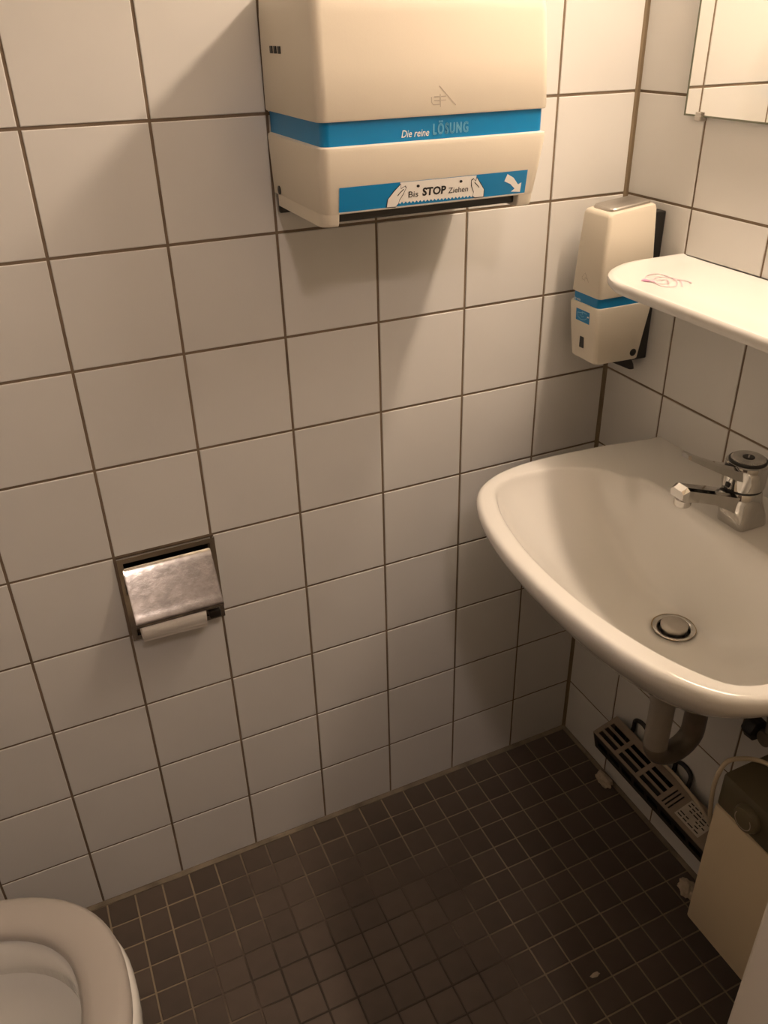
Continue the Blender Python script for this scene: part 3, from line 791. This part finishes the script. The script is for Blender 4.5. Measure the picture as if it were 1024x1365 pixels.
loft(bm, [lvsec(-0.012, 0.0875, 0.0110, 0.021), lvsec(-0.030, 0.0920, 0.0085, 0.0165), lvsec(-0.058, 0.1045, 0.0062, 0.0110), lvsec(-0.085, 0.1185, 0.0050, 0.0085), lvsec(-0.106, 0.1300, 0.0045, 0.0075), lvsec(-0.113, 0.1340, 0.0045, 0.0080), lvsec(-0.117, 0.1352, 0.0032, 0.0065)])
obj('lever', bm, M_CHROME, fa_)
bm = bmesh.new(); lathe(bm, [(0.0255, 0.1000), (0.0255, 0.1025), (0.0240, 0.1035)], (0, 0, 0), 40); obj('dark_ring', bm, M_BLACK, fa_)
bm = bmesh.new()
rg = []
for r0, z0 in ((0.0228, 0.1010), (0.0228, 0.1045), (0.0205, 0.1058)):
    rg.append([((r0*(1+(0.02 if k % 2 else -0.02)))*math.cos(2*PI*k/96), (r0*(1+(0.02 if k % 2 else -0.02)))*math.sin(2*PI*k/96), z0) for k in range(96)])
loft(bm, rg); tp = obj('ribbed_top_cap', bm, M_CHROME_W, fa_)
bm = bmesh.new(); lathe(bm, [(0.0080, 0.1050), (0.0080, 0.1063), (0.0065, 0.1068)], (0, 0, 0), 24); ct = obj('centre_plug', bm, M_BLACK, fa_)
bm = bmesh.new(); stroke(bm, [(-0.004, -0.003), (0.004, 0.003)], 0.0022, lambda x, y: (x, y, 0.1071)); obj('plug_mark', bm, M_STEEL, fa_)
bm2 = bmesh.new(); box(bm2, -0.0305, -0.0260, -0.004, 0.004, 0.0670, 0.0735, r=.001); obj('screw_cover', bm2, M_BLACK, fa_)

# ------------------------------------------------------------------ drain trap
dt = thing('drain_trap', 'grey plastic drain trap under the washbasin', 'drain pipe', (-0.170, YC, 0.40))
bm = bmesh.new(); lathe(bm, [(0.026, 0.2265), (0.029, 0.222), (0.029, 0.192), (0.0255, 0.188), (0.0255, 0.180)], (0, 0, 0), 28); obj('tailpiece_nut', bm, M_PIPE, dt, angle=40)
bm = bmesh.new(); lathe(bm, [(0.0175, 0.190), (0.0175, 0.155)], (0, 0, 0), 24); obj('tailpiece', bm, M_PIPE, dt, angle=40)
bm = bmesh.new(); lathe(bm, [(0.0205, 0.162), (0.0240, 0.160), (0.0240, 0.144), (0.0215, 0.141), (0.0215, 0.125)], (0, 0, 0), 28); obj('slip_nut', bm, M_PIPE, dt, angle=40)
bm = bmesh.new(); lathe(bm, [(0.0195, 0.135), (0.0195, 0.030)], (0, 0, 0), 28); obj('inlet_pipe', bm, M_PIPE, dt, angle=40)
bm = bmesh.new()
pp = [(0, 0, 0.045)]+[(0.040-0.040*math.cos(PI*k/12), 0, 0.030-0.036*math.sin(PI*k/12)) for k in range(13)]+[(0.080, 0, 0.050), (0.080, -0.000, 0.095)]
tube(bm, pp, 0.0188, 20); obj('trap_bend', bm, M_PIPED, dt, angle=50)
bm = bmesh.new(); lathe(bm, [(0.0215, 0.080), (0.0245, 0.082), (0.0245, 0.104), (0.0215, 0.106)], (0.080, 0, 0), 28); obj('outlet_nut', bm, M_PIPED, dt, angle=40)
bm = bmesh.new(); tube(bm, catmull([(0.080, 0, 0.100), (0.082, 0, 0.118), (0.095, 0, 0.132), (0.120, 0, 0.136), (0.1682, 0, 0.136)], 6), 0.0175, 20); obj('outlet_pipe', bm, M_PIPED, dt, angle=50)
bm = bmesh.new(); lathe(bm, [(0.034, 0.1695), (0.034, 0.1675), (0.020, 0.160)], (0, 0, 0.136), 28, 'x'); obj('wall_rosette', bm, M_PIPED, dt, angle=40)

# ------------------------------------------------------------------ stop valve under the basin
sv = thing('stop_valve', 'small dark stop valve on the right wall under the washbasin', 'valve', (0, -0.553, 0.508))
bm = bmesh.new(); lathe(bm, [(0.024, -0.001), (0.024, -0.004), (0.010, -0.009), (0.010, -0.060), (0.012, -0.062), (0.012, -0.078)], (0, 0, 0), 20, 'x'); obj('body', bm, M_PIPED, sv, angle=40)
bm = bmesh.new()
rg = []
for r0, h in ((0.012, 0.012), (0.0175, 0.016), (0.0185, 0.030), (0.0150, 0.036)):
    rg.append([(-0.070+r0*(1+0.07*math.cos(6*2*PI*k/36))*math.cos(2*PI*k/36), h, r0*(1+0.07*math.cos(6*2*PI*k/36))*math.sin(2*PI*k/36)) for k in range(36)])
loft(bm, rg); obj('knob', bm, M_BLACK, sv, angle=40)
bm = bmesh.new(); tube(bm, [(-0.070, -0.004, 0), (-0.070, 0.014, 0)], 0.008, 14); obj('stem', bm, M_PIPED, sv)
bm = bmesh.new(); tube(bm, catmull([(-0.070, 0, 0.008), (-0.070, 0.004, 0.040), (-0.074, 0.030, 0.085), (-0.076, 0.060, 0.125)], 6), 0.0055, 10); obj('supply_hose', bm, M_PIPED, sv, angle=50)

# ------------------------------------------------------------------ slotted heater on the right wall
ht = thing('wall_heater', 'slotted brown grey tube heater low on the right wall', 'heater', (0, 0, 0.14))
HY0, HY1 = -0.545, -0.183; HXF, HXB = -0.074, -0.016
def hz(x): return 0.0445+(x-HXF)/(HXB-HXF)*0.018       # top rises towards the wall (local z)
xs_ = [HXF, -0.0680, -0.0590, -0.0540, -0.0450, -0.0400, -0.0310, HXB]
ys_ = [HY1-0.0]
hole = set()
yy = HY1-0.010
Y = [HY1, yy]
for k in range(3):
    Y.append(yy-0.053); yy -= 0.063
    Y.append(yy)
# after three slot groups: three transverse slots
yb = Y[-1]
cross = []
for k in range(3):
    Y.append(yb-0.0035); cross.append(len(Y)-2); yb -= 0.0085
    Y.append(yb)
Y.append(HY0)
for g_ in range(3):
    for sx in (1, 3, 5): hole.add((sx, 1+2*g_))
for c_ in cross:
    for sx in (1, 2, 3, 4, 5): hole.add((sx, c_))
bm = bmesh.new()
grid_plate(bm, xs_, Y, hole, lambda u, v, d: (u, v, hz(u)-d), 0.0, 0.0018)
obj('top_grille', bm, M_HEAT, ht)
# front apron with narrow slots, bottom, ends
fy = [HY1]
k = 0
fh = set()
yy = HY1-0.012
while yy > HY0+0.04:
    fy.append(yy); fy.append(yy-0.030); fh.add((len(fy)-2, 1)); yy -= 0.038
fy.append(HY0)
bm = bmesh.new()
grid_plate(bm, fy, [0.0, 0.012, 0.026, 0.0440], fh, lambda u, v, d: (HXF+0.010*(0.044-v)/0.044+d, u, v), 0.0, 0.0018)
obj('front_apron', bm, M_HDARK, ht)
bm = bmesh.new(); box(bm, HXF+0.010, HXB, HY0, HY1, -0.0015, 0.0); box(bm, HXB-0.0015, HXB, HY0, HY1, 0.0, 0.060); obj('rear_tray', bm, M_HDARK, ht)
for y in (HY0, HY1-0.0016):
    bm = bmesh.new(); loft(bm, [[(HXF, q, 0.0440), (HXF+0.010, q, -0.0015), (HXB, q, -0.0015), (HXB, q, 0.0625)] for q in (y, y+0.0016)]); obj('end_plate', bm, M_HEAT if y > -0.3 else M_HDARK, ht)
bm = bmesh.new(); tube(bm, [(-0.046, HY0+0.02, 0.022), (-0.046, HY1-0.012, 0.022)], 0.009, 14); obj('heating_element', bm, M_HDARK, ht, angle=40)
dzl = 0.0007
def hp(x, y, d=dzl): return (x, y, hz(x)+d)
pl = data('rating_label', [hp(-0.066, -0.4755), hp(-0.026, -0.4755), hp(-0.026, -0.4150), hp(-0.066, -0.4150)], [(0, 1, 2, 3)], M_STICK, ht, fix=False)
pl['label'] = 'worn rating label'
bm = bmesh.new()
for r_ in range(6):
    x = -0.031-r_*0.006; y = -0.4185
    while y > -0.468:
        L_ = random.uniform(0.004, 0.013)
        if random.random() < 0.8: stroke(bm, [(x, y), (x, max(y-L_, -0.472))], 0.0022, lambda a, b: hp(a, b, dzl+0.0003))
        y -= L_+0.003
obj('label_print', bm, M_BPRINT, pl)
for yy in (-0.225, -0.345):
    bm = bmesh.new(); tube(bm, catmull([(HXB-0.004, yy, 0.030), (-0.008, yy, 0.060), (-0.005, yy, 0.082), (-0.0045, yy-0.020, 0.090), (-0.006, yy-0.040, 0.080), (HXB-0.002, yy-0.044, 0.045)], 6), 0.0045, 10); obj('wall_bracket', bm, M_BLACK, ht, angle=50)

# ------------------------------------------------------------------ cream water heater box
wh = thing('water_heater', 'cream metal box with dark dial panel on the wall under the washbasin', 'water heater', (0, -0.71, 0.208))
bm = bx(-0.200, -0.001, -0.14, 0.120, 0.0, 0.262, r=.004)
obj('body', bm, M_BOX, wh, angle=40)
bm = bx(-0.1985, -0.001, -0.139, 0.119, 0.2625, 0.326, r=.005)
pn = obj('control_panel', bm, M_PANEL, wh, angle=40)
pn['label'] = 'dark olive control panel'
bm = bmesh.new(); lathe(bm, [(0.021, 0.0), (0.021, -0.004), (0.018, -0.010), (0.010, -0.011)], (-0.1985, 0.064, 0.2920), 36, 'x'); dl = obj('dial', bm, M_DIAL, pn, angle=40)
bm = bmesh.new()
stroke(bm, [(0.064+0.0135*math.cos(math.radians(a)), 0.2920+0.0135*math.sin(math.radians(a))) for a in range(140, 400, 10)], 0.0013, lambda y, z: (-0.2099, y, z))
obj('dial_scale', bm, M_STICK, pn)
# mains cable
cb = bmesh.new()
CPTS = [(-0.022, -0.300, 0.2060), (-0.020, -0.345, 0.2080), (-0.022, -0.390, 0.2075), (-0.030, -0.440, 0.2080), (-0.060, -0.500, 0.2260), (-0.120, -0.548, 0.300), (-0.178, -0.575, 0.400), (-0.198, -0.582, 0.470), (-0.200, -0.583, 0.515), (-0.188, -0.584, 0.543), (-0.165, -0.592, 0.5465), (-0.142, -0.606, 0.5425), (-0.122, -0.640, 0.5385), (-0.10, -0.70, 0.5385)]
tube(cb, catmull(CPTS, 8), 0.0034, 10)
tag(obj('power_cable', cb, M_CABLE, angle=60), 'beige power cable looping from slotted heater over the cream box', 'cable')

# ------------------------------------------------------------------ crumpled paper on the floor
def crumple(name, label, loc, r, sq, seed, grp='crumpled paper scraps on the floor'):
    bm = bmesh.new(); bmesh.ops.create_icosphere(bm, subdivisions=3, radius=1.0)
    lo = 9
    for v in bm.verts:
        n = noise.noise(v.co*1.7+Vector((seed, 0, 0)))*0.45+noise.noise(v.co*4+Vector((0, seed, 0)))*0.22
        v.co = v.co*(1+n)
        v.co = Vector((v.co.x*r*sq[0], v.co.y*r*sq[1], v.co.z*r*sq[2]))
        lo = min(lo, v.co.z)
    for v in bm.verts: v.co.z = max(v.co.z-lo*0.92, 0.0)
    o = obj(name, bm, M_SCRAP); o.location = loc
    return tag(o, label, 'paper scrap', grp)
crumple('crumpled_paper', 'crumpled paper scrap on the floor below the slotted heater', (-0.020, -0.180, 0.0005), 0.0155, (0.8, 1.3, 0.75), 1.3)
crumple('crumpled_paper', 'crumpled paper scrap on the floor below the cream box', (-0.046, -0.466, 0.0005), 0.016, (0.8, 1.25, 1.0), 4.1)
crumple('paper_scrap', 'tiny flat white paper scrap alone on the dark floor', (-0.297, -0.517, 0.0002), 0.0075, (1.1, 0.5, 0.12), 7.7)

# ------------------------------------------------------------------ toilet
to = thing('toilet', 'white toilet with open seat at the lower left', 'toilet', (-1.247, -0.464, 0))
def egg(a_f, a_b, b, z, ex=2.35, n=72, dx=0.0):
    out = []
    for k in range(n):
        t = 2*PI*k/n; c, s = math.cos(t), math.sin(t)
        cx = math.copysign(abs(c)**(2/ex), c); sy = math.copysign(abs(s)**(2/ex), s)
        out.append((dx+(a_f if c > 0 else a_b)*cx, b*sy, z))
    return out
bm = bmesh.new()   # seat ring
so = lambda i, z: egg(0.230-i, 0.215-i, 0.190-i, z)
si = lambda i, z: egg(0.172+i, 0.155+i, 0.136+i, z)
loft(bm, [so(0.004, 0.4335), so(0.0, 0.437), so(0.0, 0.443), so(0.005, 0.4485), so(0.016, 0.4515), si(0.016, 0.4515), si(0.005, 0.4480), si(0.0, 0.442), si(0.001, 0.4345), so(0.004, 0.4335)], True, False, False)
obj('seat', bm, M_SEAT, to, angle=50)
bm = bmesh.new()   # bowl
bo = lambda s, z, dx=0.0: egg(0.236*s, 0.30*s, 0.186*s, z, dx=dx)
bi = lambda s, z, dx=0.0: egg(0.174*s, 0.155*s, 0.136*s, z, dx=dx)
loft(bm, [egg(0.12, 0.30, 0.105, 0.0, dx=-0.06), egg(0.115, 0.30, 0.10, 0.05, dx=-0.06), egg(0.12, 0.30, 0.10, 0.16, dx=-0.055), bo(0.74, 0.26, -0.03), bo(0.90, 0.33, -0.01), bo(0.97, 0.370), bo(1.0, 0.395), bo(1.0, 0.415), bo(0.985, 0.4265), bo(0.965, 0.4290),
          bi(1.04, 0.4290), bi(0.99, 0.4255), bi(0.97, 0.415), bi(0.97, 0.372), bi(1.01, 0.366), bi(1.14, 0.366), bi(1.16, 0.355), bi(1.04, 0.325), bi(0.80, 0.295), bi(0.45, 0.278), bi(0.15, 0.272)])
obj('bowl', bm, M_CERAMIC, to, angle=50)
bm = bmesh.new()   # raised lid
R_ = []
for x, s in ((-0.272, 0.985), (-0.275, 1.0), (-0.286, 1.0), (-0.290, 0.985)):
    R_.append([(x-0.10*max(0, q[0]+0.215)/0.445*0.35, q[1]*s, 0.455+(q[0]+0.215)*s) for q in egg(0.230, 0.215, 0.190, 0)])
loft(bm, R_); obj('lid', bm, M_SEAT, to, angle=50)
for s in (-1, 1):
    obj('hinge', bx(-0.285, -0.215, s*0.075-0.012, s*0.075+0.012, 0.429, 0.452, r=.003), M_SEAT, to)
obj('cistern', bx(-0.5015, -0.335, -0.19, 0.19, 0.42, 0.80, r=.015, seg=3), M_CERAMIC, to, angle=40)
